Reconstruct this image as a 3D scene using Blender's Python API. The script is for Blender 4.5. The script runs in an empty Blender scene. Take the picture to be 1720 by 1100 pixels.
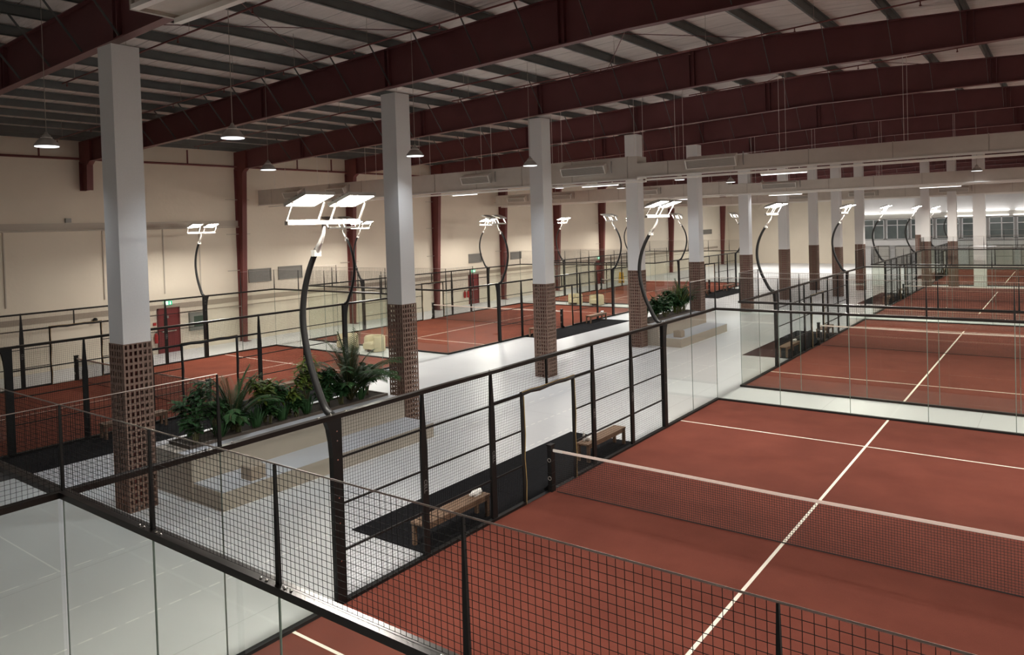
import bpy, math, random
from mathutils import Vector, Matrix
S = bpy.context.scene
COL = S.collection
random.seed(7)

# ------------------------------------------------------------------ camera, world, exposure
def setup_camera():
    yaw, pitch, roll = -0.6581, -0.0204, -0.0313
    d = Vector((math.sin(yaw)*math.cos(pitch), math.cos(yaw)*math.cos(pitch), math.sin(pitch)))
    r = Vector((math.cos(yaw), -math.sin(yaw), 0.0)); u = r.cross(d)
    r2 = r*math.cos(roll) + u*math.sin(roll); u2 = -r*math.sin(roll) + u*math.cos(roll)
    cam = bpy.data.cameras.new('camera'); o = bpy.data.objects.new('camera', cam); COL.objects.link(o)
    m = Matrix(((r2.x, u2.x, -d.x, 9.1461), (r2.y, u2.y, -d.y, -3.6834), (r2.z, u2.z, -d.z, 5.8766), (0, 0, 0, 1)))
    o.matrix_world = m
    cam.sensor_fit = 'HORIZONTAL'; cam.sensor_width = 36.0
    cam.lens = 1257.023*36.0/1720.0
    cam.shift_x = (860-824.25)/1720.0
    cam.shift_y = -(550-406.9)/1720.0
    cam.clip_start = 0.05; cam.clip_end = 400
    S.camera = o
setup_camera()
w = bpy.data.worlds.new('world'); S.world = w; w.use_nodes = True
w.node_tree.nodes['Background'].inputs[0].default_value = (0.75, 0.8, 0.9, 1)
w.node_tree.nodes['Background'].inputs[1].default_value = 0.35
S.view_settings.view_transform = 'Standard'
S.view_settings.look = 'None'
S.view_settings.gamma = 1.0
S.view_settings.exposure = 0.85
try:
    S.cycles.transparent_max_bounces = 40
    S.cycles.max_bounces = 10
    S.cycles.diffuse_bounces = 6
except Exception:
    pass
HEAD_W = 112.0      # watts per floodlight head
BAY_W = 340.0        # watts per pendant lamp

# ------------------------------------------------------------------ materials
def mat(name, col, rough=0.6, metal=0.0, noise=0.0, nscale=8.0, bump=0.0, bscale=40.0, spec=0.5, emit=None, estr=0.0):
    m = bpy.data.materials.new(name); m.use_nodes = True
    nt = m.node_tree; b = nt.nodes['Principled BSDF']
    b.inputs['Base Color'].default_value = (*col, 1); b.inputs['Roughness'].default_value = rough
    b.inputs['Metallic'].default_value = metal
    b.inputs['Specular IOR Level'].default_value = spec
    tc = nt.nodes.new('ShaderNodeTexCoord')
    n = nt.nodes.new('ShaderNodeTexNoise'); n.inputs['Scale'].default_value = nscale; n.inputs['Detail'].default_value = 5
    nt.links.new(tc.outputs['Object'], n.inputs['Vector'])
    if noise > 0:
        mx = nt.nodes.new('ShaderNodeMix'); mx.data_type = 'RGBA'
        mx.inputs[6].default_value = (*[c*(1-noise) for c in col], 1)
        mx.inputs[7].default_value = (*[min(1, c*(1+noise)) for c in col], 1)
        nt.links.new(n.outputs['Fac'], mx.inputs[0]); nt.links.new(mx.outputs[2], b.inputs['Base Color'])
    if bump > 0:
        n2 = nt.nodes.new('ShaderNodeTexNoise'); n2.inputs['Scale'].default_value = bscale; n2.inputs['Detail'].default_value = 4
        nt.links.new(tc.outputs['Object'], n2.inputs['Vector'])
        bp = nt.nodes.new('ShaderNodeBump'); bp.inputs['Strength'].default_value = bump; bp.inputs['Distance'].default_value = 0.02
        nt.links.new(n2.outputs['Fac'], bp.inputs['Height']); nt.links.new(bp.outputs['Normal'], b.inputs['Normal'])
    if emit:
        b.inputs['Emission Color'].default_value = (*emit, 1); b.inputs['Emission Strength'].default_value = estr
    return m

class NG:
    """small helper for math node graphs"""
    def __init__(s, nt): s.nt = nt; s.l = nt.links
    def m(s, op, a, b=None, c=None, clamp=False):
        n = s.nt.nodes.new('ShaderNodeMath'); n.operation = op; n.use_clamp = clamp
        for i, v in enumerate((a, b, c)):
            if v is None: continue
            if isinstance(v, (int, float)): n.inputs[i].default_value = v
            else: s.l.new(v, n.inputs[i])
        return n.outputs[0]
    def band(s, v, c, hw):     # 1 where |v-c|<hw
        return s.m('LESS_THAN', s.m('ABSOLUTE', s.m('SUBTRACT', v, c)), hw)
    def mix(s, f, a, b):
        n = s.nt.nodes.new('ShaderNodeMix'); n.data_type = 'RGBA'
        for i, v in ((0, f), (6, a), (7, b)):
            if isinstance(v, tuple): n.inputs[i].default_value = (*v, 1)
            elif isinstance(v, (int, float)): n.inputs[i].default_value = v
            else: s.l.new(v, n.inputs[i])
        return n.outputs[2]
    def noise(s, vec, scale, detail=5):
        n = s.nt.nodes.new('ShaderNodeTexNoise'); n.inputs['Scale'].default_value = scale; n.inputs['Detail'].default_value = detail
        if vec is not None: s.l.new(vec, n.inputs['Vector'])
        return n.outputs['Fac']

def turf_material(name, dark, light, half=7.2, mid=10.0):
    m = bpy.data.materials.new(name); m.use_nodes = True; nt = m.node_tree; g = NG(nt)
    b = nt.nodes['Principled BSDF']; tc = nt.nodes.new('ShaderNodeTexCoord'); sp = nt.nodes.new('ShaderNodeSeparateXYZ')
    nt.links.new(tc.outputs['Object'], sp.inputs[0]); x, y = sp.outputs[0], sp.outputs[1]
    n1 = g.noise(tc.outputs['Object'], 0.9, 8); n2 = g.noise(tc.outputs['Object'], 90, 3)
    f = g.m('ADD', g.m('MULTIPLY', n1, 0.75), g.m('MULTIPLY', n2, 0.3))
    f = g.m('MULTIPLY', g.m('SUBTRACT', f, 0.27), 2.0, clamp=True)
    base = g.mix(f, dark, light)
    l1 = g.band(y, 3.05, 0.028); l2 = g.band(y, 16.95, 0.028); l3 = g.m('MULTIPLY', g.band(x, 5.0, 0.03), g.band(y, mid, half))
    ln = g.m('MAXIMUM', g.m('MAXIMUM', l1, l2), l3)
    ln = g.m('MULTIPLY', ln, g.m('ADD', 0.82, g.m('MULTIPLY', n2, 0.3)), clamp=True)
    c = g.mix(ln, base, (0.86, 0.82, 0.72))
    nt.links.new(c, b.inputs['Base Color']); b.inputs['Roughness'].default_value = 0.95; b.inputs['Specular IOR Level'].default_value = 0.15
    bp = nt.nodes.new('ShaderNodeBump'); bp.inputs['Strength'].default_value = 0.35; bp.inputs['Distance'].default_value = 0.01
    nt.links.new(g.noise(tc.outputs['Object'], 160, 3), bp.inputs['Height']); nt.links.new(bp.outputs['Normal'], b.inputs['Normal'])
    return m

def floor_material():
    m = bpy.data.materials.new('polished_concrete'); m.use_nodes = True; nt = m.node_tree; g = NG(nt)
    b = nt.nodes['Principled BSDF']; geo = nt.nodes.new('ShaderNodeNewGeometry'); sp = nt.nodes.new('ShaderNodeSeparateXYZ')
    P = geo.outputs['Position']; nt.links.new(P, sp.inputs[0]); x, y = sp.outputs[0], sp.outputs[1]
    n1 = g.noise(P, 0.35, 6); n2 = g.noise(P, 5, 5)
    f = g.m('ADD', g.m('MULTIPLY', n1, 0.7), g.m('MULTIPLY', n2, 0.3))
    base = g.mix(f, (0.53, 0.545, 0.565), (0.74, 0.755, 0.775))
    # painted dashed running lanes in the middle corridor
    dash = g.m('LESS_THAN', g.m('FRACT', g.m('DIVIDE', y, 0.35)), 0.58)
    dash2 = g.m('LESS_THAN', g.m('FRACT', g.m('DIVIDE', g.m('ADD', y, 0.2), 0.6)), 0.5)
    lanes = g.m('MULTIPLY', g.m('MAXIMUM', g.band(x, -3.5, 0.018), g.band(x, -2.33, 0.018)), dash)
    lanes = g.m('MAXIMUM', lanes, g.m('MULTIPLY', g.band(x, -5.12, 0.02), dash2))
    lanes = g.m('MAXIMUM', lanes, g.m('MULTIPLY', g.band(y, 1.95, 0.015), g.band(x, -8.1, 3.0)))
    lanes = g.m('MULTIPLY', lanes, 0.85)
    # saw cut joints of the slab
    jx = g.m('LESS_THAN', g.m('FRACT', g.m('DIVIDE', g.m('ADD', x, 100.9), 4.0)), 0.003)
    jy = g.m('LESS_THAN', g.m('FRACT', g.m('DIVIDE', g.m('ADD', y, 100.3), 4.0)), 0.003)
    jt = g.m('MULTIPLY', g.m('MAXIMUM', jx, jy), 0.45)
    c = g.mix(jt, g.mix(lanes, base, (0.92, 0.92, 0.9)), (0.2, 0.2, 0.2))
    nt.links.new(c, b.inputs['Base Color'])
    rg = g.m('ADD', 0.27, g.m('MULTIPLY', n2, 0.25)); nt.links.new(rg, b.inputs['Roughness'])
    b.inputs['Specular IOR Level'].default_value = 0.45
    bp = nt.nodes.new('ShaderNodeBump'); bp.inputs['Strength'].default_value = 0.12; bp.inputs['Distance'].default_value = 0.02
    nt.links.new(n2, bp.inputs['Height']); nt.links.new(bp.outputs['Normal'], b.inputs['Normal'])
    return m

def roof_material():
    m = bpy.data.materials.new('roof_insulation'); m.use_nodes = True; nt = m.node_tree; g = NG(nt)
    b = nt.nodes['Principled BSDF']; geo = nt.nodes.new('ShaderNodeNewGeometry'); sp = nt.nodes.new('ShaderNodeSeparateXYZ')
    P = geo.outputs['Position']; nt.links.new(P, sp.inputs[0]); y = sp.outputs[1]
    mp = nt.nodes.new('ShaderNodeMapping'); mp.inputs['Scale'].default_value = (0.6, 3.0, 1); nt.links.new(P, mp.inputs[0])
    n1 = g.noise(mp.outputs[0], 1.6, 8)
    seam = g.m('LESS_THAN', g.m('FRACT', g.m('DIVIDE', g.m('ADD', y, g.m('MULTIPLY', n1, 0.12)), 1.22)), 0.022)
    base = g.mix(n1, (0.54, 0.49, 0.45), (0.78, 0.72, 0.67))
    c = g.mix(g.m('MULTIPLY', seam, 0.7), base, (0.12, 0.1, 0.09))
    nt.links.new(c, b.inputs['Base Color']); b.inputs['Roughness'].default_value = 0.55
    bp = nt.nodes.new('ShaderNodeBump'); bp.inputs['Strength'].default_value = 0.8; bp.inputs['Distance'].default_value = 0.12
    nt.links.new(n1, bp.inputs['Height']); nt.links.new(bp.outputs['Normal'], b.inputs['Normal'])
    return m

def glass_material():
    m = bpy.data.materials.new('tempered_glass'); m.use_nodes = True; nt = m.node_tree
    for n in list(nt.nodes):
        if n.type != 'OUTPUT_MATERIAL': nt.nodes.remove(n)
    out = [n for n in nt.nodes if n.type == 'OUTPUT_MATERIAL'][0]
    tr = nt.nodes.new('ShaderNodeBsdfTransparent'); tr.inputs[0].default_value = (0.95, 0.963, 0.945, 1)
    gl = nt.nodes.new('ShaderNodeBsdfGlossy'); gl.inputs['Roughness'].default_value = 0.01; gl.inputs[0].default_value = (1, 1, 1, 1)
    fr = nt.nodes.new('ShaderNodeFresnel'); fr.inputs[0].default_value = 1.5
    mx = nt.nodes.new('ShaderNodeMixShader')
    geo = nt.nodes.new('ShaderNodeNewGeometry')
    g = NG(nt)
    fac = g.m('MULTIPLY', fr.outputs[0], g.m('SUBTRACT', 1.0, geo.outputs['Backfacing']))
    nt.links.new(fac, mx.inputs[0]); nt.links.new(tr.outputs[0], mx.inputs[1]); nt.links.new(gl.outputs[0], mx.inputs[2])
    nt.links.new(mx.outputs[0], out.inputs[0])
    return m

def leaf_material(name, a, b_):
    m = bpy.data.materials.new(name); m.use_nodes = True; nt = m.node_tree; g = NG(nt)
    b = nt.nodes['Principled BSDF']; tc = nt.nodes.new('ShaderNodeTexCoord')
    c = g.mix(g.m('MULTIPLY', g.m('SUBTRACT', g.noise(tc.outputs['Object'], 4, 3), 0.25), 2, clamp=True), a, b_)
    nt.links.new(c, b.inputs['Base Color']); b.inputs['Roughness'].default_value = 0.6; b.inputs['Specular IOR Level'].default_value = 0.25
    return m

M = {}
M['black'] = mat('black_powder_coat', (0.011, 0.0105, 0.0105), 0.5, 0.0, 0.2, spec=0.3)
M['rail'] = mat('dark_grey_rail', (0.03, 0.026, 0.024), 0.3, 0.6, 0.25)
M['wire'] = mat('mesh_wire', (0.012, 0.012, 0.012), 0.75, 0.0, spec=0.2)
M['edge'] = mat('galvanised_edge_wire', (0.55, 0.5, 0.47), 0.3, 0.8)
M['bolt'] = mat('bolt_steel', (0.8, 0.78, 0.75), 0.25, 1.0)
M['glass'] = glass_material()
M['seam'] = mat('glass_edge', (0.16, 0.22, 0.19), 0.3)
M['turf'] = turf_material('red_turf', (0.14, 0.036, 0.0205), (0.215, 0.058, 0.033))
M['turf3'] = turf_material('red_turf_half_line', (0.112, 0.028, 0.0185), (0.172, 0.047, 0.031), 8.6, 8.6)
M['turf2'] = turf_material('red_turf_long_line', (0.112, 0.028, 0.0185), (0.172, 0.047, 0.031), 9.95)
M['turf4'] = turf_material('red_turf_far', (0.112, 0.028, 0.0185), (0.172, 0.047, 0.031))
M['floor'] = floor_material()
M['roof'] = roof_material()
M['cream'] = mat('cream_wall_paint', (0.72, 0.65, 0.54), 0.85, 0, 0.07, 0.6, 0.25, 6)
M['white'] = mat('white_wall_paint', (0.7, 0.7, 0.7), 0.8, 0, 0.05, 1.5)
M['clad'] = mat('white_column_cladding', (0.70, 0.69, 0.68), 0.8, 0, 0.05, 30)
M['trellis'] = mat('brown_lattice', (0.21, 0.135, 0.105), 0.8, 0, 0.18, 6, 0.3, 60)
M['oxide'] = mat('red_oxide_steel', (0.135, 0.042, 0.044), 0.5, 0.1, 0.2, 1.5)
M['oxide2'] = mat('red_wall_steel', (0.15, 0.038, 0.034), 0.55, 0.0, 0.15, 1.5)
M['purlin'] = mat('grey_purlin_steel', (0.115, 0.12, 0.115), 0.5, 0.2, 0.25, 3)
M['duct'] = mat('duct_white_cladding', (0.60, 0.55, 0.49), 0.6, 0.1, 0.1, 2.5, 0.3, 8)
M['ductline'] = mat('duct_joint_strip', (0.42, 0.38, 0.33), 0.5, 0.5)
M['grille'] = mat('grille_grey', (0.33, 0.32, 0.30), 0.5, 0.3)
M['gframe'] = mat('grille_frame_white', (0.8, 0.77, 0.72), 0.5)
M['lampm'] = mat('lamp_aluminium', (0.45, 0.43, 0.40), 0.35, 0.8)
M['lampg'] = mat('lamp_diffuser', (0.9, 0.9, 0.9), 0.4, emit=(0.93, 0.97, 1.0), estr=0.9)
M['tube'] = mat('tube_diffuser', (0.9, 0.9, 0.9), 0.4, emit=(1.0, 0.97, 0.93), estr=1.5)
M['strip'] = mat('light_strip_diffuser', (0.9, 0.9, 0.9), 0.4, emit=(1.0, 0.97, 0.93), estr=1.5)
M['lens'] = mat('floodlight_lens', (1, 1, 1), 0.3, emit=(1.0, 0.94, 0.82), estr=40)
M['headm'] = mat('floodlight_metal', (0.6, 0.58, 0.55), 0.35, 0.7)
M['mat'] = mat('black_rubber_mat', (0.012, 0.012, 0.014), 0.95, 0, 0.25, 12, 0.2, 120, spec=0.08)
M['net'] = mat('net_cord', (0.022, 0.018, 0.018), 0.8)
M['tape'] = mat('net_tape', (0.85, 0.72, 0.66), 0.7)
M['wood'] = mat('bench_wood', (0.21, 0.128, 0.08), 0.6, 0, 0.3, 14, 0.3, 40)
M['towel'] = mat('white_towel', (0.85, 0.84, 0.82), 0.95, 0, 0.05, 10, 0.5, 60)
M['redbox'] = mat('red_equipment', (0.4, 0.02, 0.02), 0.4)
M['door'] = mat('dark_red_door', (0.17, 0.022, 0.022), 0.5, 0, 0.1)
M['doorf'] = mat('door_frame', (0.12, 0.018, 0.018), 0.5)
M['chrome'] = mat('push_bar_steel', (0.6, 0.58, 0.55), 0.3, 0.9)
M['sign'] = mat('exit_sign_green', (0.02, 0.3, 0.15), 0.4, emit=(0.05, 0.55, 0.28), estr=0.7)
M['signw'] = mat('exit_sign_white', (0.9, 1, 0.95), 0.4, emit=(0.8, 1, 0.88), estr=1.2)
M['vent'] = mat('wall_vent_grey', (0.27, 0.26, 0.24), 0.5, 0.3)
M['tray'] = mat('wall_conduit_beige', (0.5, 0.45, 0.38), 0.6)
M['dado'] = mat('wall_band_brown', (0.36, 0.30, 0.24), 0.7)
M['cab'] = mat('cabinet_grey', (0.24, 0.25, 0.23), 0.4, 0.2)
M['cabg'] = mat('cabinet_window', (0.06, 0.09, 0.07), 0.15)
M['sofa'] = mat('cream_boucle', (0.66, 0.58, 0.40), 0.95, 0, 0.12, 30, 0.6, 90)
M['plinth'] = mat('beige_render', (0.43, 0.385, 0.325), 0.7, 0, 0.08, 2)
M['tread'] = mat('lit_tread_blue_grey', (0.52, 0.54, 0.58), 0.5, 0, 0.06, 2)  # paler and bluer than the risers: light on the step tops put into colour
M['trough'] = mat('planter_trough', (0.07, 0.052, 0.04), 0.6)
M['soil'] = mat('planter_soil', (0.035, 0.024, 0.016), 0.95, 0, 0.4, 20, 0.8, 40)
M['leaf1'] = leaf_material('palm_leaf', (0.014, 0.045, 0.014), (0.04, 0.10, 0.028))
M['leaf2'] = leaf_material('bright_leaf', (0.035, 0.085, 0.014), (0.16, 0.20, 0.035))
M['leaf3'] = leaf_material('dark_leaf', (0.014, 0.040, 0.016), (0.035, 0.10, 0.03))
M['stem'] = mat('plant_stem', (0.09, 0.09, 0.035), 0.7)
M['petal'] = mat('pale_flower', (0.75, 0.75, 0.68), 0.6)
M['yellow'] = mat('yellow_plastic', (0.75, 0.42, 0.03), 0.45)
M['paint'] = mat('grey_lettering', (0.24, 0.24, 0.24), 0.5)
M['wframe'] = mat('white_window_frame', (0.75, 0.76, 0.77), 0.5)
M['pane'] = mat('dim_office_glass', (0.16, 0.19, 0.19), 0.12, 0, 0.5, 0.8)
M['pad'] = mat('black_post_padding', (0.018, 0.017, 0.016), 0.6, 0, 0.2, 20)
M['padedge'] = mat('yellow_padding_edge', (0.42, 0.30, 0.12), 0.6)
M['office'] = mat('pale_office_panel', (0.55, 0.54, 0.5), 0.5)

# ------------------------------------------------------------------ mesh builder
class MB:
    def __init__(s): s.v = []; s.f = []; s.mi = []; s.cur = 0; s.sm = []
    def _add(s, vs, fs, smooth=False):
        n = len(s.v); s.v += [tuple(p) for p in vs]
        for f in fs: s.f.append(tuple(i+n for i in f)); s.mi.append(s.cur); s.sm.append(smooth)
    def box(s, x0, x1, y0, y1, z0, z1):
        s._add([(x0,y0,z0),(x1,y0,z0),(x1,y1,z0),(x0,y1,z0),(x0,y0,z1),(x1,y0,z1),(x1,y1,z1),(x0,y1,z1)],
               [(0,3,2,1),(4,5,6,7),(0,1,5,4),(1,2,6,5),(2,3,7,6),(3,0,4,7)]); return s
    def bevbox(s, x0, x1, y0, y1, z0, z1, r):
        """box with chamfered vertical and top edges"""
        pts = [(x0+r,y0),(x1-r,y0),(x1,y0+r),(x1,y1-r),(x1-r,y1),(x0+r,y1),(x0,y1-r),(x0,y0+r)]
        cx, cy = (x0+x1)/2, (y0+y1)/2
        def ring(z, sh): return [(px-(math.copysign(sh, px-cx)), py-(math.copysign(sh, py-cy)), z) for px, py in pts]
        vs = ring(z0, 0)+ring(z1-r, 0)+ring(z1, r)
        fs = [tuple(range(7, -1, -1)), tuple(range(16, 24))]
        for k in (0, 8):
            for i in range(8): j = (i+1) % 8; fs.append((k+i, k+j, k+8+j, k+8+i))
        s._add(vs, fs); return s
    def bar(s, a, b, w, h=None, up=(0,0,1), caps=True):
        a = Vector(a); b = Vector(b); h = h or w; d = (b-a)
        if d.length < 1e-6: return s
        d.normalize(); u = Vector(up)
        if abs(d.dot(u)) > 0.99: u = Vector((0,1,0))
        r = d.cross(u).normalized()*w/2; q = r.normalized().cross(d).normalized()*h/2
        vs = [a-r-q, a+r-q, a+r+q, a-r+q, b-r-q, b+r-q, b+r+q, b-r+q]
        fs = [(0,1,5,4),(1,2,6,5),(2,3,7,6),(3,0,4,7)]
        if caps: fs += [(3,2,1,0),(4,5,6,7)]
        s._add(vs, fs); return s
    def tube(s, pts, rad, n=8, caps=True):
        P = [Vector(p) for p in pts]; R = rad if isinstance(rad, (list, tuple)) else [rad]*len(P)
        vs = []; prev = None
        for i, p in enumerate(P):
            t = (P[min(i+1, len(P)-1)]-P[max(i-1, 0)]).normalized()
            if prev is None:
                ref = Vector((0,0,1)) if abs(t.z) < 0.9 else Vector((0,1,0)); u = t.cross(ref).normalized()
            else: u = (prev-t*prev.dot(t)).normalized()
            prev = u; v = t.cross(u)
            for k in range(n):
                a = 2*math.pi*k/n; vs.append(p+(u*math.cos(a)+v*math.sin(a))*R[i])
        fs = []
        for i in range(len(P)-1):
            for k in range(n):
                k2 = (k+1) % n; fs.append((i*n+k, i*n+k2, (i+1)*n+k2, (i+1)*n+k))
        if caps: fs += [tuple(range(n-1, -1, -1)), tuple(range((len(P)-1)*n, len(P)*n))]
        s._add(vs, fs, n > 5); return s
    def lathe(s, prof, c=(0,0,0), n=20, caps=True):
        vs = []
        for r, z in prof:
            for k in range(n):
                a = 2*math.pi*k/n; vs.append((c[0]+r*math.cos(a), c[1]+r*math.sin(a), c[2]+z))
        fs = []
        for i in range(len(prof)-1):
            for k in range(n):
                k2 = (k+1) % n; fs.append((i*n+k, i*n+k2, (i+1)*n+k2, (i+1)*n+k))
        if caps: fs += [tuple(range(n-1, -1, -1)), tuple(range((len(prof)-1)*n, len(prof)*n))]
        s._add(vs, fs, True); return s
    def prism(s, poly, axis, a, b):
        """extrude 2-D polygon along axis; poly coords are the two other axes in order"""
        n = len(poly)
        def P(p, t):
            if axis == 'x': return (t, p[0], p[1])
            if axis == 'y': return (p[0], t, p[1])
            return (p[0], p[1], t)
        vs = [P(p, a) for p in poly]+[P(p, b) for p in poly]
        fs = [tuple(range(n-1, -1, -1)), tuple(range(n, 2*n))]+[(i, (i+1) % n, n+(i+1) % n, n+i) for i in range(n)]
        s._add(vs, fs); return s
    def quad(s, a, b, c, d): s._add([a, b, c, d], [(0,1,2,3)]); return s
    def build(s, name, m, parent=None, link=True):
        me = bpy.data.meshes.new(name); me.from_pydata(s.v, [], s.f)
        ms = m if isinstance(m, (list, tuple)) else [m]
        for q in ms: me.materials.append(q)
        me.polygons.foreach_set('material_index', s.mi)
        me.polygons.foreach_set('use_smooth', s.sm)
        me.update()
        import bmesh
        bm = bmesh.new(); bm.from_mesh(me); bmesh.ops.recalc_face_normals(bm, faces=bm.faces); bm.to_mesh(me); bm.free()
        o = bpy.data.objects.new(name, me); COL.objects.link(o)
        if parent: o.parent = parent
        return o

def thing(name, label, cat, loc=(0,0,0), rz=0, group=None):
    o = bpy.data.objects.new(name, None); COL.objects.link(o); o.empty_display_size = 0.2
    o.location = loc; o.rotation_euler = (0, 0, rz); tag(o, label, cat, group); return o
def tag(o, label, cat, group=None, kind=None):
    o['label'] = label; o['category'] = cat
    if group: o['group'] = group
    if kind: o['kind'] = kind
    return o
def struct(o, label=None):
    o['kind'] = 'structure'
    if label: o['label'] = label
    return o
CH = {}
def kids(o): return [c for c in bpy.data.objects if c.parent == o]
def copy_tree(o, label=None, loc=None, rz=None, group=None, tree=None):
    if tree is None: tree = {}
    def rec(src, par):
        c = src.copy(); COL.objects.link(c); c.parent = par
        for k in kids(src): rec(k, c)
        return c
    ks = kids(o)
    c = o.copy(); COL.objects.link(c)
    for k in ks: rec(k, c)
    if loc is not None: c.location = loc
    if rz is not None: c.rotation_euler = (0, 0, rz)
    if label: c['label'] = label
    if group: c['group'] = group
    return c

# ------------------------------------------------------------------ building shell
XL, XR, YN, YF = -27.3, 26.0, -9.0, 96.0
def rt(x):          # roof line on top of the red frames
    return 10.42+0.044*(x+27.3) if x <= 1 else 11.665-0.05*(x-1)
def rb(x):          # underside of the red frames
    return 9.45+0.035*(x+27.3) if x <= 1 else max(10.44-0.035*max(0, x-9), 9.4)
mb = MB(); mb.box(XL, XR, YN, YF, -0.3, 0.0); struct(mb.build('floor', M['floor']), 'pale polished concrete floor with painted dashed lanes')
mb = MB(); mb.prism([(XL-.3, rt(XL)+.27), (1, rt(1)+.28), (XR+.3, rt(XR)+.27), (XR+.3, rt(XR)+.45), (1, rt(1)+.46), (XL-.3, rt(XL)+.45)], 'y', YN-.3, YF+.3)
struct(mb.build('ceiling', M['roof']), 'wrinkled foil insulation under the metal roof')
mb = MB(); mb.box(XL-.3, XL, YN, YF, -0.3, 10.8); struct(mb.build('wall_left', M['cream']), 'tall cream painted side wall')
mb = MB(); mb.box(XR, XR+.3, YN, YF, -0.3, 10.8); struct(mb.build('wall_right', M['cream']))
mb = MB(); mb.box(XL-.3, -11.0, YF, YF+.3, -0.3, 12.2); mb.cur = 1; mb.box(-11.0, XR+.3, YF, YF+.3, -0.3, 12.2)
struct(mb.build('wall_back', [M['cream'], M['white']]))
mb = MB(); mb.box(XL-.3, XR+.3, YN-.3, YN, -0.3, 12.2); struct(mb.build('wall_front', M['white']))
# bands and conduits running along the left wall
mb = MB(); mb.box(XL, XL+.05, -8, 20.6, 6.36, 6.66); mb.box(XL, XL+.12, -8, 20.6, 6.28, 6.34)
for y in (3.0, 9.0, 13.2, 16.2, 18.2): mb.box(XL, XL+.04, y, y+.05, 3.0, 6.3)
struct(mb.build('trim_1', M['tray']), 'beige cable trunking high on the cream wall')
mb = MB(); mb.box(XL, XL+.03, -8, 92, 2.2, 2.46); mb.box(XL, XL+.04, -8, 92, 1.95, 1.99)
struct(mb.build('trim_2', M['dado']), 'dull brown band along the cream wall at door height')

# red primary frames
FRY = [4.35+8.08*k for k in range(12)]
FRY[2] = 20.6; FRY[3] = 28.6
ordw = ['nearest', 'second', 'third', 'fourth', 'fifth', 'sixth', 'seventh', 'eighth', 'ninth', 'tenth', 'eleventh', 'twelfth']
purl_x = [0.05+1.72*k for k in range(-15, 15)]+[XL+.4]
purl_x.sort()
def frame(k, y):
    t = thing('roof_beam', f'dark red steel roof beam, the {ordw[k]} one counted away from the viewer', 'beam', (0, y, 0), 0, 'red roof beams')
    xs = [XL+.1, -20, -13.5, -7, -3, 1, 5, 9, 15, 20, XR-.1]
    web = MB(); web.prism([(x, rb(x)+.02) for x in xs]+[(x, rt(x)-.02) for x in xs[::-1]], 'y', -.012, .012); web.build('web', M['oxide'], t)
    lo = MB(); hi = MB()
    for a, b in zip(xs, xs[1:]):
        lo.bar((a, 0, rb(a)), (b, 0, rb(b)), .24, .03); hi.bar((a, 0, rt(a)-.02), (b, 0, rt(b)-.02), .24, .03)
    lo.build('bottom_flange', M['oxide'], t); hi.build('top_flange', M['oxide'], t)
    for x in (-21.5, -13.2, -7.05, -.9, 7.0, 15):
        m_ = MB(); m_.box(x-.012, x+.012, -.12, .12, rb(x), rt(x)-.03); m_.box(x+.16, x+.184, -.12, .12, rb(x), rt(x)-.03); m_.build('stiffener', M['oxide'], t)
    # grey flange braces down from the purlins
    for i, px in enumerate(purl_x):
        if px > -24:
            m_ = MB(); m_.bar((px, -.95, rt(px)), (px, -.1, rb(px)+.04), .05, .012, up=(1,0,0)); m_.build('flange_brace', M['purlin'], t)
for k, y in enumerate(FRY): frame(k, y)
# wall stanchions under the frames
for k, y in enumerate(FRY):
    t = None
    m_ = MB()
    zb = 8.15 if k == 1 else 0.0
    def dep(z): return .32+.5*z/9.5
    pr = [(XL+.02, zb), (XL+dep(zb), zb), (XL+dep(9.5), 9.5), (XL+.02, 9.5)]
    m_.prism(pr, 'y', -.012, .012)
    m_.box(XL+.02, XL+.045, -.14, .14, zb, 9.5)
    d0, d1 = dep(zb), dep(9.5)
    m_.prism([(XL+d0-.03, zb), (XL+d0, zb), (XL+d1, 9.5), (XL+d1-.03, 9.5)], 'y', -.14, .14)
    lab = f'dark red steel wall column at the cream wall, standing under the {ordw[k]} roof beam' if k != 1 else 'short dark red column stub hanging on the cream wall behind the nearest white column'
    e = thing('steel_column', lab, 'column', (0, y, 0), 0, 'red wall columns')
    m_.build('shaft', M['oxide2'], e)
    g_ = MB(); g_.prism([(XL+.05, 9.5), (XL+.05, 10.42), (XL+1.1, 10.45), (XL+1.1, 9.5), (XL+d1, 9.3)], 'y', -.13, .13)
    g_.build('knee_plate', M['oxide2'], e)
    if k != 1:
        for z in (1.9, 3.9, 5.9, 7.8):
            q = MB(); q.box(XL+.04, XL+.06, -.75, .75, z, z+.04); q.build('girt_clip', M['tray'], e)
        q = MB(); q.box(XL+.02, XL+.6, -.2, .2, 0, .02); q.build('base_plate', M['oxide2'], e)
# purlins
pr = MB(); pr.box(-.0125, .0125, YN, YF, 0, .24); pr.box(-.0125, .075, YN, YF, .235, .25); pr.box(-.075, .0125, YN, YF, 0, .015)
p0 = pr.build('roof_purlin', M['purlin']); tag(p0, 'long grey steel roof purlin crossing above the dark red beams', 'purlin', 'roof purlins')
p0.location = (purl_x[0], 0, rt(purl_x[0]))
for x in purl_x[1:]:
    c = p0.copy(); COL.objects.link(c); c.location = (x, 0, rt(x))
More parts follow.
